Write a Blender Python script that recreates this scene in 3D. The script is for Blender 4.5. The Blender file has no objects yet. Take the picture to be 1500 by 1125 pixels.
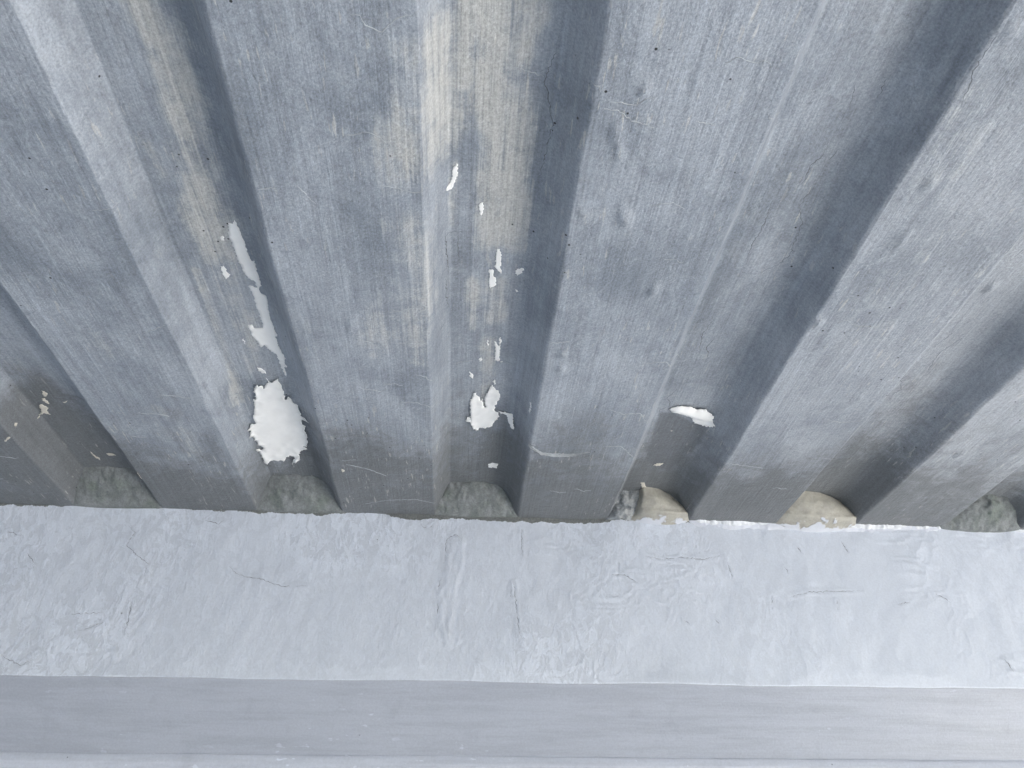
import bpy, math, random
import numpy as np
from mathutils import Matrix, Vector
from mathutils.geometry import delaunay_2d_cdt

# ------------------------------------------------------------------ camera, sky, sun, exposure
S = bpy.context.scene
CZ = 2.0                                    # camera held overhead, just under the deck
PITCH, YAW, ROLL, FPX = 0.5913, 0.06913, -0.00269, 1135.43
cam = bpy.data.cameras.new("camera")
cam.sensor_width = 36.0
cam.lens = FPX / 1500.0 * 36.0
cam.clip_start, cam.clip_end = 0.02, 3000.0
camo = bpy.data.objects.new("camera", cam)
S.collection.objects.link(camo)
fw = Vector((math.sin(YAW) * math.cos(PITCH), math.cos(YAW) * math.cos(PITCH), math.sin(PITCH)))
rt = Vector((math.cos(YAW), -math.sin(YAW), 0.0))
up = rt.cross(fw)
c_, s_ = math.cos(ROLL), math.sin(ROLL)
rt, up = rt * c_ + up * s_, up * c_ - rt * s_
camo.matrix_world = Matrix(((rt.x, up.x, -fw.x, 0), (rt.y, up.y, -fw.y, 0), (rt.z, up.z, -fw.z, CZ), (0, 0, 0, 1)))
S.camera = camo

SUN_EL, SUN_AZ = math.radians(46), math.radians(98)     # azimuth clockwise from +Y: from the right, a little behind
world = bpy.data.worlds.new("World"); S.world = world; world.use_nodes = True
wn = world.node_tree
sky = wn.nodes.new("ShaderNodeTexSky"); sky.sky_type = 'NISHITA'; sky.sun_disc = False
sky.sun_elevation = SUN_EL; sky.sun_rotation = SUN_AZ
wn.links.new(sky.outputs[0], wn.nodes["Background"].inputs[0])
wn.nodes["Background"].inputs[1].default_value = 0.075
sl = bpy.data.lights.new("sun", 'SUN'); sl.energy = 5.0; sl.angle = math.radians(0.5); sl.color = (1.0, 0.96, 0.90)
so = bpy.data.objects.new("sun", sl); S.collection.objects.link(so)
sd = Vector((math.sin(SUN_AZ) * math.cos(SUN_EL), math.cos(SUN_AZ) * math.cos(SUN_EL), math.sin(SUN_EL)))
so.rotation_euler = sd.to_track_quat('Z', 'Y').to_euler()
so.location = sd * 20
S.view_settings.view_transform = 'Standard'; S.view_settings.look = 'None'
S.view_settings.gamma = 1.0; S.view_settings.use_curve_mapping = False
S.view_settings.exposure = 3.5
S.render.engine = 'CYCLES'

# ------------------------------------------------------------------ measured layout (metres; z of the deck = CZ + H)
P = 0.25; X0 = -0.17296; A = 0.13357; W = 0.0165; D = 0.0355
H = CZ + 0.46378; WY = 1.03189; BZ = CZ + 0.23365; CH = 0.07439
XL, XR = -7.92, 4.33                        # unseen ends: deck stretched left and right to shape the light under it
YF = -8.0                                  # unseen front edge, set far back to keep front light off the deck
# positions measured on the deck plane (x, y) and on the beam face (x, height above camera), millimetres
PEEL = [(5,
  [(-227.8, 742.4), (-226.3, 750.6), (-223.9, 754.2), (-220.1, 750.2), (-215.8, 746.3), (-214.8, 755.5), (-213.9, 764.9), (-214.7, 778.5), (-214.3, 788.3), (-212.0, 787.2), (-209.3, 781.1),
   (-207.5, 785.9), (-207.5, 795.9), (-205.3, 798.8), (-202.2, 799.6), (-200.8, 807.8), (-199.8, 815.0), (-202.8, 823.6), (-197.5, 825.4), (-191.9, 828.2), (-197.6, 832.9), (-202.9, 835.4),
   (-203.6, 843.1), (-199.3, 848.3), (-202.0, 855.2), (-200.7, 868.7), (-202.9, 887.5), (-206.0, 900.9), (-210.4, 898.8), (-206.4, 907.0), (-214.9, 912.4), (-220.0, 922.7), (-220.2, 935.4),
   (-225.3, 940.8), (-233.8, 951.7), (-226.5, 933.2), (-231.7, 924.7), (-239.3, 934.0), (-242.9, 944.5), (-246.5, 940.9), (-251.2, 943.7), (-261.4, 943.1), (-265.9, 951.2), (-269.2, 946.2),
   (-269.9, 930.9), (-273.1, 911.9), (-267.7, 917.0), (-264.1, 910.7), (-266.3, 901.1), (-268.8, 898.9), (-269.1, 891.8), (-272.8, 873.3), (-269.7, 864.0), (-272.5, 860.8), (-267.3, 849.4),
   (-260.3, 847.8), (-260.8, 831.6), (-256.4, 815.5), (-251.5, 788.7), (-249.2, 790.6), (-247.5, 776.7), (-248.7, 774.8), (-246.7, 768.0), (-241.4, 757.2), (-240.3, 761.9), (-236.8, 762.6),
   (-235.7, 767.3), (-231.9, 758.5), (-227.9, 753.5)]),
 (0.5,
  [(-215.2, 503.0), (-211.4, 503.7), (-208.2, 498.0), (-206.9, 507.1), (-205.5, 522.1), (-206.0, 530.8), (-205.2, 539.7), (-204.3, 548.7), (-201.1, 546.5), (-201.4, 565.2), (-201.2, 582.5),
   (-203.9, 584.9), (-205.2, 591.7), (-204.4, 595.0), (-200.2, 595.9), (-200.3, 612.1), (-202.0, 613.4), (-202.4, 631.5), (-201.0, 661.7), (-204.1, 665.9), (-203.0, 685.9), (-199.9, 705.3),
   (-202.7, 717.0), (-200.9, 721.3), (-204.6, 723.0), (-205.1, 741.0), (-207.8, 732.1), (-208.8, 700.2), (-215.4, 692.3), (-218.5, 682.8), (-223.6, 688.6), (-226.3, 673.9), (-228.9, 663.5),
   (-228.7, 648.1), (-223.8, 646.5), (-223.0, 654.1), (-214.1, 652.3), (-212.9, 642.1), (-213.3, 624.9), (-213.4, 610.6), (-213.5, 596.8), (-214.8, 585.6), (-207.2, 587.4), (-206.4, 590.7),
   (-206.9, 578.5), (-213.2, 574.6), (-215.7, 566.1), (-217.0, 549.6), (-217.3, 535.5), (-218.3, 516.2)]),
 (0.5, [(-235.4, 560.1), (-232.3, 558.8), (-230.5, 569.2), (-228.9, 571.3), (-234.7, 578.1), (-236.1, 571.7)]), (0.5, [(-226.0, 520.5), (-223.7, 519.4), (-223.7, 525.2), (-226.4, 525.3)]),
 (0.5, [(-238.5, 672.1), (-238.3, 682.2), (-239.6, 680.7), (-239.6, 673.5)]), (2.5, [(-234.9, 724.9), (-230.4, 727.0), (-226.5, 734.8), (-230.5, 736.6), (-235.6, 732.4)]),
 (0.5, [(22.1, 522.0), (25.4, 520.7), (26.7, 524.9), (27.0, 545.4), (28.6, 548.7), (28.1, 553.9), (24.6, 549.0), (22.1, 544.9)]),
 (0.5, [(16.5, 548.2), (20.0, 547.9), (20.9, 556.1), (23.7, 561.1), (23.4, 570.8), (18.9, 575.2), (17.2, 568.5)]),
 (0.5, [(41.3, 547.9), (43.3, 544.4), (48.7, 542.0), (48.2, 548.3), (44.0, 554.2), (41.5, 551.3)]), (0.5, [(43.1, 574.3), (46.3, 576.4), (44.6, 577.8)]),
 (0.5, [(27.2, 660.5), (29.2, 662.5), (30.8, 667.8), (32.8, 668.8), (32.3, 652.7), (35.0, 661.0), (33.5, 669.8), (34.3, 696.8), (29.0, 697.1), (28.5, 674.5)]),
 (0.5, [(19.0, 659.9), (20.7, 659.8), (20.8, 669.5), (19.3, 667.5)]), (0.5, [(11.8, 693.6), (14.7, 691.1), (15.2, 696.8), (12.6, 700.0)]),
 (0.5, [(35.1, 697.9), (38.4, 697.6), (35.9, 700.1)]),
 (0.5, [(-15.2, 423.6), (-13.7, 428.5), (-16.0, 442.8), (-19.0, 450.9), (-22.7, 451.1), (-23.0, 446.9), (-19.0, 440.4), (-18.1, 428.8)]),
 (0.5, [(4.5, 467.0), (8.0, 464.6), (8.9, 472.3), (7.1, 479.6), (5.3, 478.3)]),
 (4,
  [(7.4, 761.9), (11.2, 760.4), (11.5, 768.7), (14.8, 772.0), (16.4, 780.3), (18.2, 775.4), (19.6, 785.0), (20.8, 793.5), (23.5, 794.6), (21.4, 784.9), (20.9, 771.6), (22.8, 762.0),
   (29.0, 743.2), (32.6, 752.1), (36.7, 757.6), (39.2, 766.9), (37.7, 776.5), (33.8, 790.2), (34.3, 798.9), (39.1, 802.4), (40.5, 808.6), (34.9, 825.9), (31.1, 832.7), (24.5, 838.5),
   (17.8, 841.6), (13.2, 848.7), (10.3, 844.8), (5.9, 831.7), (4.6, 805.9), (3.7, 778.7), (5.9, 776.2)]),
 (3, [(37.6, 798.7), (48.2, 798.0), (56.0, 796.3), (59.0, 823.0), (55.9, 824.5), (50.3, 810.6), (49.2, 804.3), (42.6, 804.7)]),
 (3, [(0.8, 817.6), (4.1, 814.8), (5.7, 826.4), (-0.3, 828.9)]), (3, [(32.1, 936.9), (38.7, 933.4), (46.1, 933.5), (43.6, 942.5), (33.2, 944.8)]),
 (0.8, [(2.0, 719.5), (6.5, 727.9), (6.1, 734.1), (2.2, 729.3)]), (0.8, [(28.7, 737.6), (31.1, 734.1), (32.3, 741.8), (31.0, 745.3)]),
 (0.8, [(71.8, 743.8), (72.9, 738.6), (73.6, 761.0), (71.9, 759.8)]),
 (7,
  [(244.9, 781.7), (253.6, 773.7), (268.1, 772.7), (277.6, 778.3), (287.6, 775.7), (293.2, 781.1), (300.9, 786.9), (301.8, 797.0), (291.9, 800.8), (281.0, 801.0), (267.9, 792.8),
   (257.6, 789.6), (249.3, 788.9)]),
 (4, [(277.2, 799.9), (292.2, 801.8), (302.5, 799.6), (306.7, 804.5), (298.8, 810.8), (283.1, 809.2)]), (1, [(257.3, 929.0), (261.8, 922.3), (270.8, 921.8), (266.6, 930.0)]),
 (1, [(258.6, 832.2), (263.0, 834.1), (259.9, 835.6)]), (1.5, [(-495.8, 790.7), (-491.0, 795.1), (-495.2, 803.2), (-498.7, 803.4)]),
 (1.5, [(-503.3, 808.5), (-498.3, 806.6), (-499.0, 819.5), (-502.5, 816.5)]),
 (1.5, [(-512.2, 823.6), (-507.3, 820.1), (-503.0, 828.0), (-508.5, 835.0), (-506.8, 843.3), (-514.9, 842.1), (-523.3, 848.4), (-515.4, 837.1)]),
 (1.5, [(-481.0, 813.5), (-474.0, 810.8), (-478.5, 815.6)]), (1.5, [(-533.5, 826.3), (-533.2, 831.1), (-535.5, 834.2), (-534.8, 828.3)]),
 (1.5, [(-552.5, 850.3), (-545.0, 841.0), (-540.7, 839.0), (-551.1, 850.9)]), (1.5, [(-494.6, 936.2), (-492.2, 950.1), (-488.9, 954.0), (-490.2, 960.2), (-494.4, 953.5)]),
 (1.5, [(-475.7, 941.0), (-467.7, 939.7), (-463.6, 944.2), (-474.0, 946.9)]), (1.5, [(-503.4, 1021.7), (-496.7, 1022.6), (-489.5, 1016.3), (-497.9, 1025.9)]),
 (1.5, [(-420.5, 923.3), (-420.6, 941.8), (-422.0, 937.8)]), (1.5, [(-257.0, 1034.0), (-242.3, 1026.2), (-241.9, 1029.2), (-256.5, 1035.9)]),
 (1.5, [(-278.9, 1019.2), (-277.6, 1023.1), (-279.5, 1038.2), (-280.0, 1031.7)]), (1.5, [(-274.5, 1040.5), (-273.1, 1044.3), (-274.4, 1044.7)]),
 (1.5, [(-157.7, 897.4), (-153.6, 901.0), (-156.6, 907.8), (-157.9, 902.9)]), (1, [(251.4, 981.3), (257.1, 981.0), (264.2, 998.8), (261.5, 1013.9), (258.0, 1001.0)]),
 (1, [(253.6, 1016.3), (267.7, 1023.0), (258.1, 1021.7)])]
LIGHT = [[(-82.6, 280.0), (-75.9, 281.2), (-72.6, 286.6), (-62.3, 291.7), (-51.6, 280.3), (-43.2, 279.0), (-37.3, 274.9)], [(-98.0, 375.6), (-80.0, 370.2), (-69.9, 374.8), (-65.8, 378.9)],
 [(-73.2, 420.0), (-60.1, 421.6), (-47.1, 425.7), (-38.6, 423.0), (-31.8, 426.8)], [(23.2, 334.3), (35.7, 336.4), (47.4, 339.5)], [(74.6, 318.9), (82.1, 321.3), (84.6, 325.9)],
 [(88.5, 339.4), (98.9, 339.7), (107.9, 346.2), (116.5, 349.8), (127.6, 352.2)], [(-77.6, 575.1), (-63.9, 572.4), (-45.4, 562.3), (-32.7, 568.1)],
 [(-70.0, 624.2), (-54.4, 623.2), (-37.7, 621.0)], [(-55.1, 678.7), (-43.7, 682.5), (-37.7, 692.1)], [(-76.0, 735.0), (-58.4, 733.9), (-47.8, 738.3), (-32.4, 748.2)],
 [(75.9, 614.0), (90.1, 611.8), (99.5, 609.2)], [(184.8, 643.3), (204.4, 639.9), (233.9, 678.7)], [(159.6, 732.6), (178.0, 741.9), (196.8, 738.1), (229.1, 790.7)],
 [(168.5, 818.8), (188.7, 814.5), (230.4, 868.7)], [(76.3, 818.5), (85.4, 821.1)], [(-14.1, 704.0), (4.6, 698.1)], [(34.1, 698.5), (49.1, 699.9)], [(-154.9, 876.9), (-136.3, 872.5)],
 [(-149.9, 886.4), (-120.3, 897.8), (-101.2, 913.6)], [(-135.5, 1000.6), (-101.1, 986.7), (-67.5, 980.7), (-37.9, 993.6)], [(326.2, 849.7), (350.9, 854.6), (380.9, 859.3)],
 [(413.5, 737.5), (433.7, 744.3), (456.6, 737.4)], [(446.7, 829.1), (458.6, 831.5)], [(156.9, 345.1), (170.8, 347.3)], [(203.8, 334.8), (227.9, 357.7)],
 [(-320.2, 624.6), (-304.2, 617.7), (-292.5, 609.3)], [(-265.4, 675.7), (-261.3, 701.7), (-259.9, 748.5), (-264.4, 794.9), (-265.4, 833.7)], [(-169.1, 430.0), (-153.7, 427.7)],
 [(-137.5, 425.4), (-125.9, 442.3)], [(-306.2, 462.0), (-291.6, 458.4), (-285.8, 457.6)]]
DARK = [[(55.0, 299.7), (52.9, 318.0), (50.1, 331.5), (48.7, 343.5), (54.2, 361.7), (57.3, 372.2), (55.7, 402.0), (53.8, 421.6), (50.8, 442.3)], [(-24.1, 495.1), (-22.1, 555.1)],
 [(-13.4, 503.0), (-11.9, 541.0)], [(-24.1, 502.6), (-2.6, 499.3)], [(-24.3, 553.6), (-23.3, 584.1), (-20.9, 611.2)], [(-24.5, 622.8), (-30.1, 627.7)],
 [(254.1, 445.1), (256.4, 473.4), (254.7, 497.8), (255.1, 523.5)], [(283.0, 429.7), (280.0, 451.7), (289.7, 471.2), (293.6, 511.2), (286.9, 524.8), (276.6, 535.6)],
 [(331.8, 268.1), (331.5, 292.7), (338.5, 319.9)], [(288.6, 391.4), (284.8, 401.4)], [(272.0, 409.7), (273.9, 422.4)], [(276.3, 332.4), (281.7, 353.1)], [(295.7, 325.1), (297.0, 341.4)],
 [(250.9, 609.2), (246.2, 638.3), (251.8, 668.5)], [(523.7, 624.6), (514.3, 651.5), (517.6, 683.8)], [(553.0, 691.2), (541.6, 701.8)]]
BUMPS = [(100.3, 357.2, 5, 1.2), (104.4, 369.9, 4, 1.0), (107.3, 380.9, 4, 0.8), (121.1, 439.3, 5, 1.3), (125.3, 445.8, 4, 1.0), (54.5, 355.4, 5, 1.5), (57.0, 370.1, 5, 1.3), (114.2, 322.0, 3, 1.0),
 (89.6, 441.4, 4, 0.7), (94.8, 629.9, 4, 1.2), (96.6, 655.5, 5, 1.3), (165.2, 527.9, 5, 1.4), (-113.8, 595.9, 4, 0.8), (58.0, 627.8, 4, 1), (321.5, 374.4, 4, 1.2), (320.6, 303.0, 6, 1.5),
 (315.5, 332.6, 5, 1.3), (339.1, 264.2, 5, 1), (360.6, 449.9, 6, 1.2), (352.1, 388.4, 5, 1.2), (566.4, 618.3, 6, 1.6), (507.0, 543.3, 5, 1.4), (555.2, 605.7, 4, 1), (305.7, 651.7, 5, 1.2),
 (613.4, 809.0, 6, 1.3), (334.9, 564.9, 4, 1.0)]
STAIN = [([(-226.2, 301.2), (-221.7, 330.4), (-221.5, 374.4), (-222.6, 411.5), (-228.5, 475.6), (-227.0, 542.1)], 15.0, 1.0), ([(-227.0, 542.1), (-230.7, 621.2), (-239.4, 729.7)], 11.0, 0.6),
 ([(-259.3, 417.2), (-255.3, 451.3)], 5.6, 0.7), ([(-261.5, 567.5), (-263.0, 680.3), (-268.8, 795.3)], 4.4, 0.7), ([(-224.5, 438.6), (-222.8, 498.9)], 7.1, 0.8),
 ([(13.6, 285.3), (13.5, 325.3), (14.2, 358.8), (21.5, 395.4), (25.5, 443.8), (21.9, 508.1)], 13.8, 1.1), ([(-10.4, 286.9), (-11.8, 316.5), (-14.3, 349.1)], 8.4, 0.9),
 ([(-29.0, 309.3), (-32.7, 335.6), (-37.5, 362.2), (-49.1, 387.3)], 20.1, 1.0), ([(7.4, 353.4), (7.6, 396.3), (4.2, 492.3)], 5.4, 0.6), ([(-20.0, 493.9), (-15.7, 424.9)], 3.3, 0.5),
 ([(-85.8, 621.7), (-57.4, 587.3), (-40.2, 546.1)], 22.1, 0.6), ([(-52.1, 460.9), (-42.0, 501.0), (-32.1, 584.2)], 13.8, 0.55), ([(-52.0, 619.5), (-51.8, 654.5)], 8.4, 0.5),
 ([(1.3, 569.9), (1.6, 639.5)], 6.4, 0.8), ([(25.0, 568.3), (26.3, 620.9)], 9.7, 0.7), ([(20.4, 662.0), (21.3, 740.3), (20.4, 799.8)], 7.1, 0.75),
 ([(32.4, 883.3), (28.5, 920.8)], 20.1, 0.3), ([(-344.1, 766.2), (-331.9, 803.1), (-327.4, 860.3)], 12.7, 0.4), ([(-369.6, 607.5), (-363.7, 662.7)], 9.6, 0.3),
 ([(-308.3, 636.1), (-308.8, 683.3)], 5.6, 0.25), ([(-226.7, 491.1), (-243.5, 534.3)], 6.2, 0.4), ([(-153.4, 604.1), (-149.6, 648.8)], 8.3, 0.35),
 ([(-97.8, 645.5), (-89.1, 621.9)], 8.1, 0.4), ([(348.5, 345.6), (385.5, 432.3), (371.6, 570.0)], 33.8, 0.22), ([(114.6, 271.6), (116.7, 290.4)], 1.8, 0.8),
 ([(-502.9, 720.6), (-496.8, 773.7)], 7.8, 0.4)]
FRESH = [(232.8, 787.4), (257.6, 789.6), (281.6, 808.7), (301.4, 810.1), (306.5, 853.6), (297.4, 907.6), (285.0, 949.9), (250.6, 926.2), (237.5, 893.1), (234.5, 819.7)]
WC = [[(-28.8, 320.8), (-28.8, 336.1)], [(-29.7, 353.2), (-27.4, 369.2)], [(-23.6, 387.0), (-21.2, 403.6), (-22.8, 420.3), (-18.4, 428.9), (-8.1, 433.4), (-1.6, 429.3), (1.9, 422.6)],
 [(84.7, 445.4), (85.2, 406.1)], [(72.3, 366.5), (75.4, 358.6)], [(68.4, 358.5), (69.1, 347.4), (71.4, 344.3)], [(-59.6, 449.3), (-53.6, 443.4), (-44.0, 444.5), (-39.5, 450.7)],
 [(-461.7, 438.3), (-449.2, 426.0), (-456.0, 408.5), (-435.8, 391.9), (-419.9, 382.6), (-421.8, 363.6)], [(-428.1, 328.9), (-425.9, 304.4), (-426.8, 287.0)],
 [(-313.4, 380.3), (-297.6, 368.7), (-269.8, 364.6), (-236.3, 353.6), (-205.2, 356.6)], [(-359.2, 446.2), (-339.6, 441.6), (-333.6, 446.9)], [(-618.7, 424.0), (-598.3, 417.1)],
 [(-581.3, 393.2), (-564.9, 376.8)], [(-500.9, 311.9), (-461.0, 314.8)], [(-483.7, 290.3), (-453.6, 303.9)], [(-567.4, 259.3), (-540.7, 247.3), (-527.1, 255.8)],
 [(259.7, 408.7), (283.7, 404.2), (313.5, 407.5), (342.8, 405.6), (373.7, 414.0)], [(206.4, 380.0), (228.0, 380.5), (246.2, 368.7)], [(377.1, 403.9), (380.8, 381.5)],
 [(432.7, 358.1), (429.5, 336.5)], [(484.3, 429.7), (489.7, 419.4)], [(552.7, 439.3), (558.4, 421.1)], [(670.2, 363.0), (688.8, 351.2)], [(456.1, 353.7), (487.0, 361.7), (566.7, 365.8)],
 [(610.9, 347.2), (629.0, 350.0)], [(304.8, 320.1), (311.9, 313.3)], [(347.5, 322.3), (352.5, 315.0)], [(73.1, 367.4), (75.3, 346.0), (79.6, 300.1), (84.1, 289.0)],
 [(738.0, 274.9), (745.7, 257.1)], [(523.5, 350.3), (522.4, 335.9)], [(460.3, 398.3), (463.2, 388.3)]]
FINGER = [(-4.2, 422.4), (-8.6, 387.4), (-16.3, 348.8), (-18.3, 311.9), (-14.2, 280.8)]
TOPLINE = [(-640.8, 461.3), (-540.0, 462.2), (-467.4, 468.5), (-429.2, 465.4), (-277.2, 460.4), (-200.6, 458.4), (-177.4, 464.3), (-114.5, 461.9), (-75.2, 454.6), (-36.6, 457.8), (21.9, 457.3),
 (80.7, 456.8), (199.6, 458.0), (224.9, 462.9), (330.2, 459.4), (422.8, 466.2), (463.6, 465.2), (519.9, 441.1), (564.8, 457.2), (629.4, 465.4), (724.6, 468.0), (751.4, 453.5),
 (820.2, 468.4), (841.8, 469.0)]
CRUMB = [(79.7, 824.5), (96.2, 840.0), (117.8, 843.7), (135.7, 841.3), (149.9, 834.1)]
GRIME_SHADE = [([(531.2, 550.6), (532.1, 679.9), (533.9, 833.4), (542.7, 992.4)], 26, 0.2), ([(822.3, 1014.9), (816.8, 1068.5)], 20, 0.4), ([(-488.1, 719.7), (-496.6, 848.8), (-507.5, 1015.2)], 16, 0.35),  # dirt strokes that also paint shade into the recessed channels
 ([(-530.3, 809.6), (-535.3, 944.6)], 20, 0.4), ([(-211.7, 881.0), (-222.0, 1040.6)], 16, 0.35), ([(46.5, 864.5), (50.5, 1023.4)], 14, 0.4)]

# ------------------------------------------------------------------ helpers
rng = random.Random(7)

def _h(ix, iy, s):
    n = (ix.astype(np.int64) * 374761393 + iy.astype(np.int64) * 668265263 + s * 1442695041) & 0xFFFFFFFF
    n = ((n ^ (n >> 13)) * 1274126177) & 0xFFFFFFFF
    return ((n ^ (n >> 16)) & 0xFFFFFF) / float(0xFFFFFF)

def vn(x, y, s=0):
    x = np.asarray(x, float); y = np.asarray(y, float)
    ix, iy = np.floor(x), np.floor(y); fx, fy = x - ix, y - iy
    fx = fx * fx * fx * (fx * (fx * 6 - 15) + 10); fy = fy * fy * fy * (fy * (fy * 6 - 15) + 10)
    a = _h(ix, iy, s); b = _h(ix + 1, iy, s); c = _h(ix, iy + 1, s); d = _h(ix + 1, iy + 1, s)
    return (a + (b - a) * fx) * (1 - fy) + (c + (d - c) * fx) * fy

def fbm(x, y, s=0, o=4):
    r = 0.0; k = 0.5; t = 0.0
    for i in range(o):
        r = r + k * vn(np.asarray(x) * 2 ** i, np.asarray(y) * 2 ** i, s + 17 * i); t += k; k *= 0.5
    return r / t

def sst(a, b, x):
    t = np.clip((x - a) / (b - a), 0, 1); return t * t * (3 - 2 * t)

def seg_dist(x, y, pl):
    d = np.full(np.shape(x), 1e9)
    for (ax, ay), (bx, by) in zip(pl[:-1], pl[1:]):
        vx, vy = bx - ax, by - ay; L = vx * vx + vy * vy + 1e-12
        t = np.clip(((x - ax) * vx + (y - ay) * vy) / L, 0, 1)
        d = np.minimum(d, np.hypot(x - ax - t * vx, y - ay - t * vy))
    return d

def inside(x, y, poly):
    r = np.zeros(np.shape(x), bool)
    for (ax, ay), (bx, by) in zip(poly, poly[1:] + poly[:1]):
        r ^= ((ay > y) != (by > y)) & (x < (bx - ax) * (y - ay) / (by - ay + 1e-12) + ax)
    return r

def mm(pl):
    return [(a / 1000.0, b / 1000.0) for a, b in pl]

def link(name, me, parent=None, mat=None, smooth=True):
    o = bpy.data.objects.new(name, me); S.collection.objects.link(o)
    if mat: me.materials.append(mat)
    if smooth: me.polygons.foreach_set('use_smooth', [True] * len(me.polygons))
    if parent is not None:
        o.parent = parent; 
        w = parent.location.copy(); q = parent.parent
        while q is not None: w += q.location; q = q.parent
        o.location = -w
    return o

def mesh(name, v, f):
    me = bpy.data.meshes.new(name); me.from_pydata([tuple(p) for p in v], [], f); me.validate(); me.update(); return me

def grid_mesh(name, X, Y, Z, flip=False):
    n, m = X.shape
    me = bpy.data.meshes.new(name)
    me.vertices.add(n * m)
    me.vertices.foreach_set('co', np.stack([X, Y, Z], -1).reshape(-1).astype(np.float32))
    i = np.arange(n * m).reshape(n, m)
    q = np.stack([i[:-1, :-1], i[1:, :-1], i[1:, 1:], i[:-1, 1:]], -1).reshape(-1, 4)
    if flip: q = q[:, ::-1]
    k = len(q)
    me.loops.add(k * 4); me.loops.foreach_set('vertex_index', q.reshape(-1).astype(np.int32))
    me.polygons.add(k); me.polygons.foreach_set('loop_start', np.arange(0, k * 4, 4, dtype=np.int32))
    me.update(calc_edges=True); return me

def attr(me, name, arr):
    a = me.attributes.new(name, 'FLOAT', 'POINT'); a.data.foreach_set('value', np.asarray(arr, np.float32).reshape(-1))

def empty(name, loc, label, cat, group=None):
    o = bpy.data.objects.new(name, None); S.collection.objects.link(o); o.location = loc
    o.empty_display_size = 0.1
    o['label'] = label; o['category'] = cat
    if group: o['group'] = group
    return o

def tag(o, label, cat, group=None):
    o['label'] = label; o['category'] = cat
    if group: o['group'] = group
    return o

# ------------------------------------------------------------------ node helper
class N:
    def __init__(s, name):
        s.m = bpy.data.materials.new(name); s.m.use_nodes = True
        s.t = s.m.node_tree; s.b = s.t.nodes['Principled BSDF']
        s.pos = s.t.nodes.new('ShaderNodeNewGeometry').outputs['Position']
    def new(s, k): return s.t.nodes.new(k)
    def put(s, sock, v):
        if isinstance(v, bpy.types.NodeSocket): s.t.links.new(v, sock)
        elif isinstance(v, (tuple, list)) and sock.type == 'RGBA': sock.default_value = tuple(v) + (1.0,) * (4 - len(v))
        else: sock.default_value = v
    def math(s, op, a, b=0.0, c=0.0):
        n = s.new('ShaderNodeMath'); n.operation = op
        s.put(n.inputs[0], a); s.put(n.inputs[1], b); s.put(n.inputs[2], c); return n.outputs[0]
    def add(s, a, b): return s.math('ADD', a, b)
    def mul(s, a, b): return s.math('MULTIPLY', a, b)
    def vec(s, sc, off=(0, 0, 0), rotz=0.0):
        n = s.new('ShaderNodeMapping'); s.put(n.inputs[0], s.pos); n.inputs['Scale'].default_value = sc
        n.inputs['Location'].default_value = off; n.inputs['Rotation'].default_value = (0, 0, rotz); return n.outputs[0]
    def noise(s, sc=1.0, v=None, det=4.0, rough=0.55, dist=0.0):
        n = s.new('ShaderNodeTexNoise'); s.put(n.inputs['Vector'], v if v is not None else s.pos)
        n.inputs['Scale'].default_value = sc; n.inputs['Detail'].default_value = det
        n.inputs['Roughness'].default_value = rough; n.inputs['Distortion'].default_value = dist; return n.outputs[0]
    def voro(s, sc, v=None, feat='F1'):
        n = s.new('ShaderNodeTexVoronoi'); n.feature = feat; s.put(n.inputs['Vector'], v if v is not None else s.pos)
        n.inputs['Scale'].default_value = sc; return n
    def ramp(s, x, a, b, lo=0.0, hi=1.0):
        n = s.new('ShaderNodeMapRange'); n.interpolation_type = 'SMOOTHSTEP'; s.put(n.inputs[0], x)
        for i, q in zip((1, 2, 3, 4), (a, b, lo, hi)): n.inputs[i].default_value = q
        return n.outputs[0]
    def mix(s, f, a, b, mode='MIX'):
        n = s.new('ShaderNodeMix'); n.data_type = 'RGBA'; n.blend_type = mode
        s.put(n.inputs[0], f); s.put(n.inputs[6], a); s.put(n.inputs[7], b); return n.outputs[2]
    def at(s, name):
        n = s.new('ShaderNodeAttribute'); n.attribute_name = name; return n.outputs['Fac']
    def gain(s, col, f):                       # multiply colour by a scalar
        n = s.new('ShaderNodeVectorMath'); n.operation = 'SCALE'; s.put(n.inputs[0], col); s.put(n.inputs['Scale'], f); return n.outputs[0]
    def bump(s, h, dist, st=1.0, prev=None):
        n = s.new('ShaderNodeBump'); n.inputs['Strength'].default_value = st; n.inputs['Distance'].default_value = dist
        s.put(n.inputs['Height'], h)
        if prev is not None: s.put(n.inputs['Normal'], prev)
        return n.outputs[0]
    def out(s, col, rough, nrm=None, spec=0.5):
        s.put(s.b.inputs['Base Color'], col); s.put(s.b.inputs['Roughness'], rough)
        s.b.inputs['Specular IOR Level'].default_value = spec
        if nrm is not None: s.put(s.b.inputs['Normal'], nrm)
        return s.m

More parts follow.
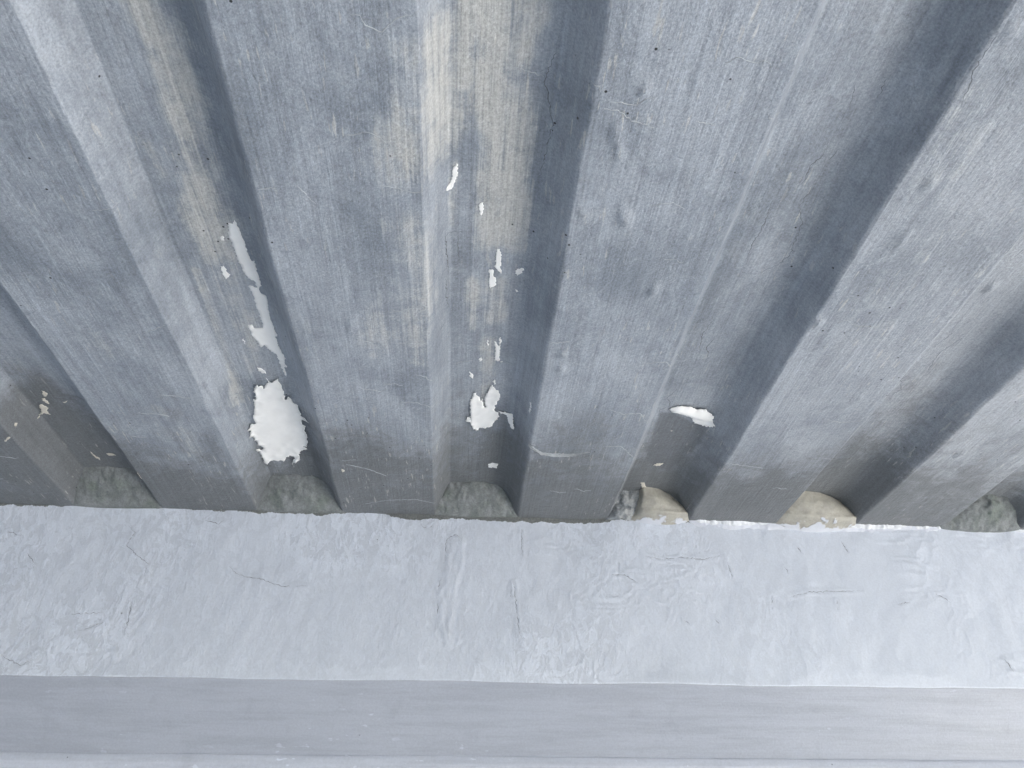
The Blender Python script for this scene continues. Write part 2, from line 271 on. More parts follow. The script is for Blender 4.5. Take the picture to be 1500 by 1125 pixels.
# ------------------------------------------------------------------ materials
def deck_paint():
    n = N('deck_paint')
    grain = n.noise(520, det=2, rough=0.8)
    grain2 = n.noise(190, det=3, rough=0.75)
    streak = n.noise(1.0, n.vec((420, 9, 60)), det=3, rough=0.65)
    streak2 = n.noise(1.0, n.vec((120, 4, 30), (3, 7, 0)), det=3, rough=0.65)
    big = n.noise(1.0, n.vec((10, 5, 10)), det=3, rough=0.62, dist=0.8)
    mid = n.noise(42, det=4, rough=0.7, dist=0.5)
    col = n.mix(n.ramp(big, 0.32, 0.66), (0.215, 0.242, 0.280), (0.338, 0.368, 0.412))
    col = n.mix(n.ramp(mid, 0.45, 0.70, 0, 0.38), col, (0.39, 0.42, 0.46))
    col = n.mix(n.ramp(mid, 0.44, 0.30, 0, 0.35), col, (0.17, 0.193, 0.225))
    col = n.gain(col, n.add(0.75, n.mul(streak2, 0.50)))
    # paler and more neutral towards the right
    col = n.mix(n.mul(n.at('xblend'), n.add(0.05, n.mul(big, 0.6))), col, (0.40, 0.41, 0.425))
    # weathered beige undercoat rubbed through in brush strokes
    st = n.at('stain')
    e = n.add(st, n.add(n.mul(n.add(streak2, -0.5), 1.5), n.add(n.mul(n.add(streak, -0.5), 1.0), n.mul(n.add(mid, -0.5), 1.6))))
    col = n.mix(n.mul(n.ramp(e, 0.0, 1.0, 0, 0.88), n.ramp(st, -0.10, 0.45)), col, (0.49, 0.49, 0.475))
    # dirt, plus shade painted in along the channels and towards the beam
    g = n.add(n.at('grime_shade'), n.mul(n.add(mid, -0.5), 1.3))
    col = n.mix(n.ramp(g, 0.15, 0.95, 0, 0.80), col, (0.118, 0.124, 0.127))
    col = n.mix(n.at('fresh'), col, (0.13, 0.14, 0.155))
    # chalky flecks and scratches along the ribs
    fl = n.noise(1.0, n.vec((300, 42, 200), (1, 4, 2)), det=2, rough=0.5)
    reg = n.noise(8, det=2)
    col = n.mix(n.mul(n.mul(n.ramp(fl, 0.63, 0.70), n.ramp(reg, 0.45, 0.62)), 0.45), col, (0.55, 0.53, 0.49))
    # grain of dusty roller-applied paint
    k = n.add(n.mul(n.add(grain, -0.5), 1.0), n.add(n.mul(n.add(grain2, -0.5), 0.5), n.mul(n.add(streak, -0.5), 0.55)))
    col = n.gain(col, n.math('MAXIMUM', n.add(1.0, k), 0.25))
    # pinholes
    v = n.voro(75); vp = n.mul(n.ramp(v.outputs['Distance'], 0.06, 0.10, 1, 0), n.math('GREATER_THAN', reg, 0.59))
    col = n.mix(vp, col, (0.03, 0.032, 0.035))
    hgt = n.add(n.mul(grain2, 0.0008), n.add(n.mul(streak, 0.0005), n.mul(mid, 0.0016)))
    nr = n.bump(hgt, 1.0, 1.0)
    return n.out(col, n.ramp(grain2, 0.3, 0.7, 0.46, 0.62), nr, 0.4)

def wall_paint(name, base, fleck=1.0):
    n = N(name)
    lo = tuple(c * 0.84 for c in base)
    # trowelled skim coat: overlapping dull and shiny flakes, denser in some places than others
    t1 = n.noise(1.0, n.vec((48, 48, 30)), det=4, rough=0.62, dist=2.0)
    t2 = n.noise(1.0, n.vec((130, 130, 60), (2, 5, 1)), det=3, rough=0.6, dist=1.5)
    reg = n.ramp(n.noise(4.0, n.vec((1, 1, 1), (8.2, 0, 3)), det=3), 0.40, 0.60)
    flk = n.add(n.mul(n.ramp(t1, 0.48, 0.51), 0.6), n.mul(n.ramp(t2, 0.54, 0.57), 0.4))
    sx = n.new('ShaderNodeSeparateXYZ'); n.put(sx.inputs[0], n.pos)
    place = n.ramp(n.add(sx.outputs['X'], n.mul(n.add(n.noise(3.0, det=2), -0.5), 0.8)), 0.45, 0.15, 0.3, 1.0)
    flk = n.mul(flk, n.mul(place, n.add(0.3, n.mul(reg, 0.7))))
    if fleck > 0.5:
        col = n.mix(n.math('MINIMUM', n.add(flk, n.ramp(place, 0.9, 0.3, 0, 0.5)), 1.0), tuple(c * 0.85 for c in base), tuple(c * 1.05 for c in base))
    else:
        smear = n.noise(1.0, n.vec((7, 7, 90), (1, 2, 5)), det=4, rough=0.65)
        col = n.mix(n.ramp(smear, 0.40, 0.66, 0, 0.75), base, tuple(c * 0.86 for c in base))
        nick = n.mul(n.ramp(n.noise(1.0, n.vec((60, 60, 170), (3, 0, 1)), det=2), 0.66, 0.70), n.ramp(n.noise(6, det=1), 0.5, 0.62))
        col = n.mix(n.mul(nick, 0.7), col, tuple(min(0.8, c * 1.35) for c in base))
        stn = n.ramp(n.noise(1.0, n.vec((22, 22, 5), (9, 1, 0)), det=5, rough=0.7), 0.55, 0.75)
        col = n.mix(n.mul(stn, 0.45), col, tuple(c * 0.72 for c in base))
    col = n.mix(n.mul(n.ramp(n.noise(9, det=4, rough=0.7), 0.52, 0.75), 0.3), col, tuple(c * 0.82 for c in base))
    col = n.gain(col, n.add(0.90, n.mul(n.noise(400, det=1), 0.20)))
    v = n.voro(26); vp = n.mul(n.ramp(v.outputs['Distance'], 0.018, 0.035, 1, 0), n.math('GREATER_THAN', reg, 0.6))
    col = n.mix(n.mul(vp, 0.7), col, (0.08, 0.085, 0.09))
    if fleck > 0.5:
        # strip along the deck that the paint never reached: bare dirty mortar
        u = n.add(n.at('unpainted'), n.mul(n.add(n.noise(150, det=3, rough=0.7), -0.5), 1.1))
        um = n.ramp(u, -0.05, 0.06)
        col = n.mix(um, col, n.gain((0.15, 0.16, 0.155), n.add(0.4, n.mul(n.noise(420, det=2), 1.2))))
        hgt = n.add(n.mul(n.mul(t2, place), 0.0004), n.add(n.mul(flk, 0.0004), n.mul(um, -0.0008)))
    else:
        hgt = n.add(n.mul(t2, 0.0003), n.mul(n.noise(1.0, n.vec((5, 5, 140)), det=3), 0.0008))
    return n.out(col, n.add(0.42, n.mul(flk, -0.12)), n.bump(hgt, 1.0, 1.0), 0.45)

def plain(name, col, rough=0.6, var=0.12, sc=120, bump=0.0006, st=0.4, col2=None, spec=0.4):
    n = N(name)
    a = n.noise(sc, det=5, rough=0.65)
    c = n.mix(n.ramp(n.noise(sc * 0.28, det=4), 0.35, 0.65), col, col2 if col2 else tuple(k * (1 - var) for k in col))
    c = n.gain(c, n.add(1 - var, n.mul(a, 2 * var)))
    return n.out(c, rough, n.bump(a, bump, st), spec)

def mortar(name, c1, c2, green):
    n = N(name)
    g = n.noise(420, det=4, rough=0.75); m = n.noise(55, det=5, rough=0.65)
    c = n.mix(n.ramp(m, 0.35, 0.65), c1, c2)
    c = n.mix(n.mul(n.ramp(n.noise(34, n.vec((1, 1, 1), (4, 1, 2)), det=4), 0.48, 0.66), green), c, (0.13, 0.175, 0.125))
    c = n.gain(c, n.add(0.45, n.mul(g, 1.1)))
    nr = n.bump(n.add(n.mul(g, 0.0009), n.mul(m, 0.0012)), 1.0, 1.0)
    return n.out(c, 0.85, nr, 0.2)

M_DECK = deck_paint()
M_FACE = wall_paint('beam_paint', (0.615, 0.66, 0.735))
M_SLOPE = wall_paint("darker_slope_paint", (0.375, 0.40, 0.455), 0.15)  # base colour darker than the beam face
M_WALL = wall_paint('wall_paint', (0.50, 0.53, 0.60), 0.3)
M_PEEL = plain('peeled_film_back', (0.92, 0.92, 0.91), 0.75, 0.04, 160, 0.0004, 0.3)
M_FLAKE = plain('cream_flake', (0.72, 0.68, 0.60), 0.65, 0.10, 300)
M_RIDGE = plain('crack_lip', (0.43, 0.455, 0.48), 0.7, 0.25, 260)
M_DARK = plain('open_crack', (0.15, 0.163, 0.18), 0.8, 0.3, 260)
M_WCRACK = plain('beam_crack', (0.26, 0.28, 0.31), 0.7, 0.3, 200)
M_BEAD = plain('beam_paint_edge', (0.57, 0.60, 0.67), 0.35, 0.10, 150, 0.001, 0.5)
M_CAULK = plain('white_caulk', (0.70, 0.72, 0.75), 0.4, 0.14, 170, 0.0012, 0.6, (0.52, 0.55, 0.59))
def sealant():
    n = N('beige_sealant')
    a = n.noise(330, det=3, rough=0.65); m = n.noise(70, det=4, rough=0.65)
    c = n.mix(n.ramp(m, 0.35, 0.65), (0.40, 0.385, 0.335), (0.33, 0.32, 0.285))
    c = n.gain(c, n.add(0.8, n.mul(a, 0.4)))
    sp = n.new('ShaderNodeSeparateXYZ'); n.put(sp.inputs[0], n.pos)
    # beam paint brushed up over the lower edge
    k = n.add(n.mul(n.add(sp.outputs['Z'], -(H - 0.0035)), 110.0), n.add(n.mul(n.add(n.noise(28, det=3, rough=0.6), -0.5), 4.5), n.mul(n.add(a, -0.5), 0.5)))
    pm = n.ramp(k, 0.12, -0.12)
    c = n.mix(pm, c, (0.56, 0.585, 0.64))
    return n.out(c, 0.55, n.bump(n.add(n.mul(a, 0.0006), n.add(n.mul(m, 0.0007), n.mul(pm, 0.0012))), 1.0, 1.0), 0.4)
M_BEIGE = sealant()
M_MORTAR = mortar('grey_mortar', (0.155, 0.17, 0.17), (0.225, 0.24, 0.245), 0.25)
M_CRUMB = mortar('crumbled_mortar', (0.17, 0.19, 0.21), (0.42, 0.43, 0.43), 0.1)
M_CONC = plain('roof_concrete', (0.33, 0.32, 0.30), 0.85, 0.15, 30, 0.002, 0.5)
M_DARK_GROUND = plain('dark_ground', (0.055, 0.055, 0.057), 0.9, 0.2, 60, 0.003, 0.6)  # unseen ground, made dark to hold back grazing bounce light
M_BOUNCE_CONCRETE = plain('bounce_concrete', (0.45, 0.445, 0.43), 0.85, 0.12, 6, 0.003, 0.4)

# ------------------------------------------------------------------ ground
g = link('ground', mesh('ground', [(-1500, -1500, 0), (1500, -1500, 0), (1500, 1500, 0), (-1500, 1500, 0)], [(0, 1, 2, 3)]), None, M_DARK_GROUND, False)
g['kind'] = 'structure'
g = link('bounce_pavement', mesh('bounce_pavement', [(-9, -9, 0.004), (4.9, -9, 0.004), (4.9, 1.2, 0.004), (-9, 1.2, 0.004)], [(0, 1, 2, 3)]), None, M_BOUNCE_CONCRETE, False)  # unseen pale apron, added and sized to bounce sunlight up under the deck
g['kind'] = 'structure'

# ------------------------------------------------------------------ deck surface
def profile(x, y):
    x = np.asarray(x, float); y = np.asarray(y, float)
    x = x + (fbm(y * 14 + np.round((x - X0) / P) * 7.3, y * 0 + 3, 333, 3) - 0.5) * 0.0035 + (vn(y * 130, x * 40, 335) - 0.5) * 0.0008
    u = np.mod(x - X0 - A / 2, P) + A / 2
    l = 0.0; r = 0.0
    for q in (-2, -1, 0, 1, 2):
        v = np.clip((u + q * 0.0006 - A) / W / 1.15, 0, 1); l = l + 0.2 * (1 - (1 - v) ** 1.15)       # crisp fold
        v = np.clip((P - u + q * 0.0017) / W / 2.8, 0, 1); r = r + 0.2 * (1 - (1 - v) ** 2.8)       # softer fold, rounded into the channel
    return D * l * r

def relief(x, y):
    r = (fbm(x * 9, y * 5, 3, 3) - 0.5) * 0.0030 + (fbm(x * 34, y * 20, 9, 3) - 0.5) * 0.0011
    r = r + (vn(x * 85, y * 12, 21) - 0.5) * 0.0004
    # small blisters
    b = vn(x * 95, y * 70, 31); r = r - 0.0006 * sst(0.86, 0.99, b)
    for bx, by, br, bh in BUMPS:
        br *= 0.001
        r = r - bh * 0.0024 * np.exp(-(((x - bx / 1000) / br) ** 2 + ((y - by / 1000) / (br * 1.6)) ** 2))
    return r

def deck_z(x, y):
    return H + profile(x, y) + relief(np.asarray(x, float), np.asarray(y, float))

def deck_masks(me, X, Y):
    st = np.zeros(X.shape)
    for pl, hw, k in STAIN:
        d = seg_dist(X, Y, mm(pl)); hw = hw * 1.45 / 1000.0
        st = np.maximum(st, k * sst(hw * 1.7, 0.0, d + (fbm(X * 45, Y * 14, 5, 3) - 0.5) * hw * 1.6))
    st = st + 0.16 * sst(0.60, 0.78, fbm(X * 10, Y * 4, 77, 4))
    gr = 1.08 * sst(0.40, 0.0, (WY - Y) + (fbm(X * 8, Y * 6, 51, 4) - 0.5) * 0.30)  # dirt near the beam, with the shade of the corner painted in
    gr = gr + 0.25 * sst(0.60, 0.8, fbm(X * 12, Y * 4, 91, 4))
    for pl, hw, k in GRIME_SHADE:
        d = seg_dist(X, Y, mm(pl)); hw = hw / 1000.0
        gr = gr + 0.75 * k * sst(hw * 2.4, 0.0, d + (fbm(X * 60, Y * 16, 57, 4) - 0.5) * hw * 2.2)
    fr = inside(X, Y, mm(FRESH)).astype(float)
    edge = seg_dist(X, Y, mm(FRESH + FRESH[:1]))
    fr = np.maximum(fr, 0) * sst(0.0, 0.006, edge) * 0.8
    attr(me, 'stain', st * 0.95 - 0.12); attr(me, 'grime_shade', gr); attr(me, 'xblend', sst(0.10, 0.55, X + 0.25 * (fbm(X * 5, Y * 3, 95, 3) - 0.5))); attr(me, 'fresh', fr)

deck = empty('roof_deck', (0.0, WY, H), 'corrugated metal roof deck in weathered peeling blue grey paint', 'roof deck')

def ylist(fine):
    if fine: return np.concatenate([np.arange(YF, 0.16, 0.06), np.arange(0.16, WY + 0.03, 0.003)])
    return np.arange(YF, WY + 0.09, 0.06)

HOST = []
i0 = int(round((XL - X0) / P)); i1 = int(round((XR - X0) / P))
CUT = 0.007
for i in range(i0, i1):
    base = X0 + i * P
    fine = -4 <= i <= 5
    ys = ylist(fine)
    for nm, xa, xb in (('panel', base + CUT, base + A - CUT), ('channel', base + A - CUT, base + P + CUT)):
        if fine:
            xs = np.linspace(xa, xb, int((xb - xa) / 0.0022))
            if nm == 'channel': xs = np.unique(np.concatenate([xs] + [np.arange(c - 0.005, c + 0.005, 0.0009) for c in (base + A, base + A + W, base + P - W, base + P)]).round(5)); xs = xs[(xs >= xa) & (xs <= xb)]; xs[0] = xa; xs[-1] = xb
        elif nm == 'panel': xs = np.linspace(xa, xb, 9)
        else:
            xs = np.concatenate([np.linspace(xa, base + A + W + 0.006, 14)[:-1], np.linspace(base + A + W + 0.006, base + P - W - 0.006, 6)[:-1], np.linspace(base + P - W - 0.006, xb, 14)])
        X, Y = np.meshgrid(xs, ys, indexing='ij')
        me = grid_mesh(nm, X, Y, deck_z(X, Y), flip=True)
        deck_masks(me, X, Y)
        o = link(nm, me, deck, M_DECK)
        HOST.append((xa, xb, o))

def host(x):
    for xa, xb, o in HOST:
        if xa <= x <= xb: return o
    return HOST[0][2]

# concrete topping the deck carries (hidden from below, shades the deck)
def box(name, x0, x1, y0, y1, z0, z1, parent, mat):
    v = [(x, y, z) for x in (x0, x1) for y in (y0, y1) for z in (z0, z1)]
    f = [(0, 1, 3, 2), (4, 6, 7, 5), (0, 4, 5, 1), (2, 3, 7, 6), (0, 2, 6, 4), (1, 5, 7, 3)]
    return link(name, mesh(name, v, f), parent, mat, False)
box('concrete_topping', X0 + i0 * P, X0 + i1 * P, YF + 0.004, WY + 0.22, H + D + 0.006, H + 0.13, deck, M_CONC)

# ------------------------------------------------------------------ beam and wall
XB0, XB1 = -7.9, 4.25
def xlist():
    return np.concatenate([np.arange(XB0, -0.9, 0.05), np.arange(-0.9, 1.05, 0.0021), np.arange(1.05, XB1, 0.05)])

beam = empty('painted_beam', (0, WY, BZ - CH), 'pale grey skim coated beam with trowel marks under the metal deck', 'beam')
WCm = [mm(c) for c in WC]
def face_relief(x, z):
    zr = z - CZ
    q = (fbm(x * 7, zr * 7, 101, 4) - 0.5) * 0.006 + (fbm(x * 45, zr * 30, 107, 4) - 0.5) * 0.0020
    # trowel ridges: thin folded contour lines of a warped field
    f = fbm(x * 8 + 2 * fbm(x * 6, zr * 6, 5, 2), zr * 13, 131, 4)
    msk = sst(0.45, 0.62, fbm(x * 4 + 7, zr * 5, 141, 3))
    for lv in (0.40, 0.47, 0.53, 0.60):
        q = q + 0.0007 * msk * np.exp(-((f - lv) / 0.008) ** 2)
    fd = seg_dist(x, zr, mm(FINGER)) + (fbm(x * 60, zr * 60, 115, 3) - 0.5) * 0.011 + 0.004 * sst(0.33, 0.28, zr)
    q = q + 0.0014 * sst(0.0135, 0.006, fd) - 0.0007 * np.exp(-((fd - 0.003) / 0.004) ** 2)
    for k, c in enumerate(WCm):
        xs_ = [p[0] for p in c]; zs_ = [p[1] for p in c]
        w = (x > min(xs_) - 0.02) & (x < max(xs_) + 0.02) & (zr > min(zs_) - 0.02) & (zr < max(zs_) + 0.02)
        if w.any():
            d = seg_dist(x[w], zr[w], c)
            q[w] = q[w] + 0.0011 * np.exp(-(d / 0.0035) ** 2) - 0.0014 * np.exp(-(d / 0.0013) ** 2)
    return q

xs = xlist()
zs = np.concatenate([np.linspace(H + 0.004, BZ + 0.004, 112)])
X, Z = np.meshgrid(xs, zs, indexing='ij')
lead = 0.004 * sst(BZ + 0.03, BZ + 0.004, Z)
Yf = WY - face_relief(X, Z) * sst(BZ + 0.002, BZ + 0.02, Z)
# rounded lower arris appended as extra rows
arr = np.linspace(0, math.pi / 4, 6)[1:]
wob = (fbm(xs * 12, xs * 0, 61, 3) - 0.5) * 0.003
Z = Z + wob[:, None] * sst(BZ + 0.03, BZ + 0.004, Z)
Xe, Ze, Ye = [X], [Z], [Yf]
for t in arr:
    Xe.append(xs[:, None]); r = 0.0025
    Ye.append((WY + r * (1 - np.cos(t)) + 0 * xs)[:, None]); Ze.append((BZ + 0.004 - r * np.sin(t) + wob)[:, None])
bfm = grid_mesh('beam_face', np.hstack(Xe), np.hstack(Ye), np.hstack(Ze), flip=False)
tl = np.array(TOPLINE) / 1000.0
Xa = np.broadcast_to(xs[:, None], np.hstack(Ze).shape)
line = CZ + np.clip(np.interp(Xa, tl[:, 0], tl[:, 1]), np.where(Xa > 0.3, 0.461, 0.4525), 0.4665) + (fbm(Xa * 70, Xa * 0, 551, 4) - 0.5) * 0.006
attr(bfm, 'unpainted', (np.hstack(Ze) - line) * 150.0)
link('beam_face', bfm, beam, M_FACE)
zend = (BZ + 0.004 - 0.0025 * math.sin(math.pi / 4)); yend = WY + 0.0025 * (1 - math.cos(math.pi / 4))
ts = np.concatenate([[0.0], np.linspace(0.002, 1, 40)])
X, T = np.meshgrid(xs, ts, indexing='ij')
sw = (fbm(X * 6, T * 3, 71, 3) - 0.5) * 0.0016 * np.sin(T * math.pi) + wob[:, None] * (1 - T) * 0
Yc = yend + (WY + CH - yend) * T; Zc = zend + (BZ - CH - zend) * T + wob[:, None] * (1 - T)
Ys, Zs = Yc - sw, Zc - sw
Ys[:, 0] += 0.004; Zs[:, 0] += 0.005; Ys[:, 1] -= 0.0003              # first row tucks in behind the arris
link('sloped_underside', grid_mesh('sloped_underside', X, Ys, Zs), beam, M_SLOPE)
box('beam_core', XB0 + 0.01, XB1 - 0.01, WY + CH + 0.004, WY + 0.30, BZ - CH + 0.004, H - 0.004, beam, M_CONC)

wall = empty('painted_wall', (0, WY + CH, 0), 'pale grey smooth painted wall below the beam with rounded top lip', 'wall')
zt = BZ - CH
zz = np.concatenate([np.linspace(0, 1, 8)]); rows = []
for t in np.linspace(math.pi / 2, 0, 7): rows.append((WY + CH - 0.003 * np.cos(t), zt - 0.012 + 0.0135 * np.sin(t)))
for z in np.concatenate([np.linspace(zt - 0.012, zt - 0.12, 30), np.linspace(zt - 0.14, 0, 20)]): rows.append((WY + CH - 0.003, z))
ry = np.array([r[0] for r in rows]); rz = np.array([r[1] for r in rows])
X, K = np.meshgrid(xs, np.arange(len(rows)), indexing='ij')
wv = (fbm(X * 5, rz[K] * 9, 81, 4) - 0.5) * 0.004 + (fbm(X * 10, X * 0, 83, 2) - 0.5) * 0.002
link('wall_face', grid_mesh('wall_face', X, ry[K] - wv * sst(zt, zt - 0.02, rz[K]), rz[K] + (fbm(X * 7, X * 0, 85, 3) - 0.5) * 0.003 * sst(zt - .1, zt, rz[K])), wall, M_WALL)
box('wall_core', XB0 + 0.01, XB1 - 0.01, WY + CH + 0.006, WY + 0.30, 0.0, BZ - CH - 0.004, wall, M_CONC)

# ragged painted edge in the corner between beam and deck
def bead(name, xa, xb, reach, drop, seed, mat, lump=1.0):
    x = np.arange(xa, xb, 0.0014); n = len(x)
    xblend = np.clip(np.minimum(x - xa, xb - x) / 0.006, 0, 1)
    if lump > 1: xblend = xblend * sst(0.22, 0.68, fbm(x * 60, x * 0 + 5, seed + 1, 3)) * 1.2 + 0.12
    a = reach * (0.25 + 1.5 * fbm(x * 30, x * 0, seed, 2)) * (0.55 + 0.9 * fbm(x * 170, x * 0, seed + 3, 4) ** 1.2 * lump) * xblend + 0.0006
    b = drop * (0.4 + 1.2 * fbm(x * 24, x * 0 + 9, seed + 7, 3)) * (0.8 + 0.4 * lump * (fbm(x * 120, x * 0, seed + 5, 3) - 0.5)) * xblend + 0.0008
    V = np.linspace(0, 1, 9)
    X, T = np.meshgrid(x, V, indexing='ij')
    aa, bb = a[:, None], b[:, None]
    nz = (fbm(X * 160, T * 4, seed + 11, 3) - 0.5) * 0.0022 * lump * np.sin(T * math.pi)
    Y = WY + 0.003 - (aa + 0.003) * T ** 1.3 - 0.25 * aa * np.sin(T * math.pi) - nz
    Zc = H + 0.0025 - (bb + 0.0025) * (1 - T) ** 1.5 - 0.2 * bb * np.sin(T * math.pi) - 0.0015 * np.sin(T * math.pi) - nz
    Zc = Zc - sst(0.9, 1.0, T) * 0.0
    me = grid_mesh(name, X, Y, Zc, flip=True)
    return link(name, me, beam, mat)
bead('paint_edge', 0.325, 0.86, 0.003, 0.014, 211, M_BEAD, 0.6)
for k, (xa, xb) in enumerate([(0.336, 0.452), (0.556, 0.722), (0.745, 0.90)]):
    o = bead('white_caulk', xa, xb, 0.0055, 0.0050, 301 + 20 * k, M_CAULK, 1.0)
    o['label'] = 'white caulk smeared along the joint'

# ------------------------------------------------------------------ plugs closing the channels at the beam
def plug(name, i, ua, ub, top_out, bot_out, drop, bulge, seed, mat, label, cat, rough=0.0045, low=None, group=None):
    xl, xr = X0 + i * P + A, X0 + (i + 1) * P
    nu, nv = 70, 40
    U, V = np.meshgrid(np.linspace(0, 1, nu), np.linspace(0, 1, nv), indexing='ij')
    env = np.sin(np.clip(U, 0, 1) * math.pi) ** 0.6
    z = (H + D + 0.003) + (-(D + 0.003) - drop * env) * V
    k = np.clip((z - H) / D, 0, 1)
    L = xl + W * k - 0.004; R = xr - W * k + 0.004
    x = L + (R - L) * (ua + (ub - ua) * U)
    o_ = top_out + (bot_out - top_out) * V ** 0.9 + bulge * np.sin(V * math.pi) * env + bulge * 0.5 * env * (1 - V)
    o_ = o_ + (fbm(x * 40, z * 40, seed, 4) - 0.5) * rough * 2 + (fbm(x * 150, z * 150, seed + 3, 3) - 0.5) * rough
    if cat == 'sealant plug': o_ = o_ * (1.15 - 0.75 * U ** 1.6 * (1 - V)); z = z - 0.010 * U ** 2 * (1 - V)
    if ua > 0: o_ = o_ * sst(-0.02, 0.16, U + (fbm(V * 5, V * 0, seed + 5, 3) - 0.5) * 0.12)
    if drop > 0.006: o_ = o_ * (1 - sst(0.72, 1.0, V)) - 0.002 * sst(0.72, 1.0, V) + 0.0035 * sst(0.6, 0.8, V) * (1 - sst(0.93, 1.0, V))
    Y = WY - o_
    n, m = U.shape
    v = np.stack([x, Y, z], -1).reshape(-1, 3)
    idx = np.arange(n * m).reshape(n, m)
    f = [(int(idx[a, b]), int(idx[a, b + 1]), int(idx[a + 1, b + 1]), int(idx[a + 1, b])) for a in range(n - 1) for b in range(m - 1)]
    ring = list(idx[:, 0]) + list(idx[-1, 1:]) + list(idx[-2::-1, -1]) + list(idx[0, -2:0:-1])
    bk = v[ring].copy(); bk[:, 1] = WY + 0.03
    o0 = len(v); v = np.vstack([v, bk]); r = len(ring)
    f += [(int(ring[a]), int(ring[(a + 1) % r]), o0 + (a + 1) % r, o0 + a) for a in range(r)]
    f.append(tuple(range(o0, o0 + r)))
    me = mesh(name, v, f)
    me.flip_normals()
    o = link(name, me, None, mat)
    return tag(o, label, cat, group)

plug('mortar_plug', -2, 0, 1, 0.050, 0.004, 0.002, 0.006, 401, M_MORTAR, 'rough grey mortar plug with olive tinge beside several small curled flakes', 'mortar plug')
plug('mortar_plug', -1, 0, 1, 0.040, 0.004, 0.002, 0.006, 411, M_MORTAR, 'rough grey mortar plug right below the largest white peeled patch', 'mortar plug')
plug('mortar_plug', 0, 0, 1, 0.036, 0.004, 0.002, 0.006, 421, M_MORTAR, 'green stained grey mortar plug in the channel with the long beige streaks', 'mortar plug')
plug('mortar_plug', 1, 0, 1, 0.020, 0.003, 0.001, 0.003, 431, M_CRUMB, 'crumbled white speckled mortar plug partly covered by beige sealant', 'mortar plug', 0.008)
plug('sealant_plug', 1, 0.30, 1.0, 0.030, 0.008, 0.009, 0.008, 441, M_BEIGE, 'beige sealant plug over crumbled mortar in the channel with a rolled paint flap', 'sealant plug', 0.0014)
plug('sealant_plug', 2, 0, 1, 0.034, 0.008, 0.012, 0.010, 451, M_BEIGE, 'smooth beige sealant plug filling its whole channel, lapping onto the beam', 'sealant plug', 0.0014)
plug('mortar_plug', 3, 0, 1, 0.040, 0.006, 0.006, 0.008, 461, M_MORTAR, 'grey mortar plug dabbed with white caulk', 'mortar plug', 0.006)

# ------------------------------------------------------------------ peeled paint
def film(name, poly, lift, seed, mat, par):
    if 2 < lift < 7: lift *= 0.55
    pts = mm(poly)
    # ragged the outline a little
    rag = []
    r = random.Random(seed)
    for (ax, ay), (bx, by) in zip(pts, pts[1:] + pts[:1]):
        L = math.hypot(bx - ax, by - ay); k = max(1, int(L / 0.0016))
        for j in range(k):
            t = j / k; q = 0 if j == 0 else r.uniform(-1, 1) * 0.0010
            rag.append((ax + (bx - ax) * t - (by - ay) / L * q, ay + (by - ay) * t + (bx - ax) / L * q))
    n = len(rag)
    x0, x1 = min(p[0] for p in rag), max(p[0] for p in rag); y0, y1 = min(p[1] for p in rag), max(p[1] for p in rag)
    st = max(0.0012, min(0.0025, (x1 - x0) / 10))
    gx, gy = np.meshgrid(np.arange(x0, x1, st), np.arange(y0, y1, st))
    gx = gx.reshape(-1); gy = gy.reshape(-1)
    d = seg_dist(gx, gy, rag + rag[:1]); k = inside(gx, gy, rag) & (d > st * 0.5)
    co = [Vector(p) for p in rag] + [Vector((a, b)) for a, b in zip(gx[k], gy[k])]
    vs, es, fs, *_ = delaunay_2d_cdt(co, [(a, (a + 1) % n) for a in range(n)], [list(range(n))], 1, 1e-7)
    v = np.array([(p.x, p.y) for p in vs]); x, y = v[:, 0], v[:, 1]
    d = seg_dist(x, y, rag + rag[:1])
    nz = fbm(x * 120, y * 120, seed, 3); lf = lift / 1000.0
    if lift >= 7: off = 0.0012 + lf * (1 - np.exp(-d / 0.006)) * 0.9 + lf * 0.35 * (x - x0) / (x1 - x0 + 1e-9)
    elif lift > 1.3 and lift != 1.5: off = 0.0008 + lf * sst(0.30, 0.75, nz) * np.exp(-d / 0.006) + lf * 0.9 * sst(0.35, 1.0, (y - y0) / (y1 - y0)) * (0.3 + 0.7 * sst(0.2, 0.9, (x - x0) / (x1 - x0))) + (fbm(x * 50, y * 50, seed + 4, 3) - 0.3) * lf * 0.35
    else: off = 0.00035 + lf * 0.8 * nz * np.exp(-d / 0.004)
    off = np.maximum(off, 0.0003)
    z = deck_z(x, y) - off
    m = len(v); th = 0.0003
    V = np.vstack([np.stack([x, y, z], -1), np.stack([x, y, np.minimum(z + th, z + off * 0.8)], -1)])
    F = []
    cnt = {}
    for f in fs:
        if len(f) < 3: continue
        F.append(tuple(reversed(f))); F.append(tuple(q + m for q in f))
        for a, b in zip(f, f[1:] + f[:1]): cnt[(a, b)] = 1
    for a, b in list(cnt):
        if (b, a) not in cnt: F.append((a, b, b + m, a + m))
    return link(name, mesh(name, V, F), par, mat)

LBL = {0: 'largest white peeled paint patch with torn edges', 1: 'long narrow white strip of bared paint'}
for k, (lift, poly) in enumerate(PEEL):
    cx = sum(p[0] for p in poly) / len(poly) / 1000
    big = max(p[0] for p in poly) - min(p[0] for p in poly)
    nm = 'peeled_patch' if lift < 1 or big > 25 else 'paint_flake'
    mat = M_FLAKE if (lift in (1, 1.5)) else M_PEEL
    o = film(nm, poly, lift, 900 + k, mat, host(cx))
    if k in LBL: o['label'] = LBL[k]
    if lift == 7: o['label'] = 'rolled white flap of peeled paint'

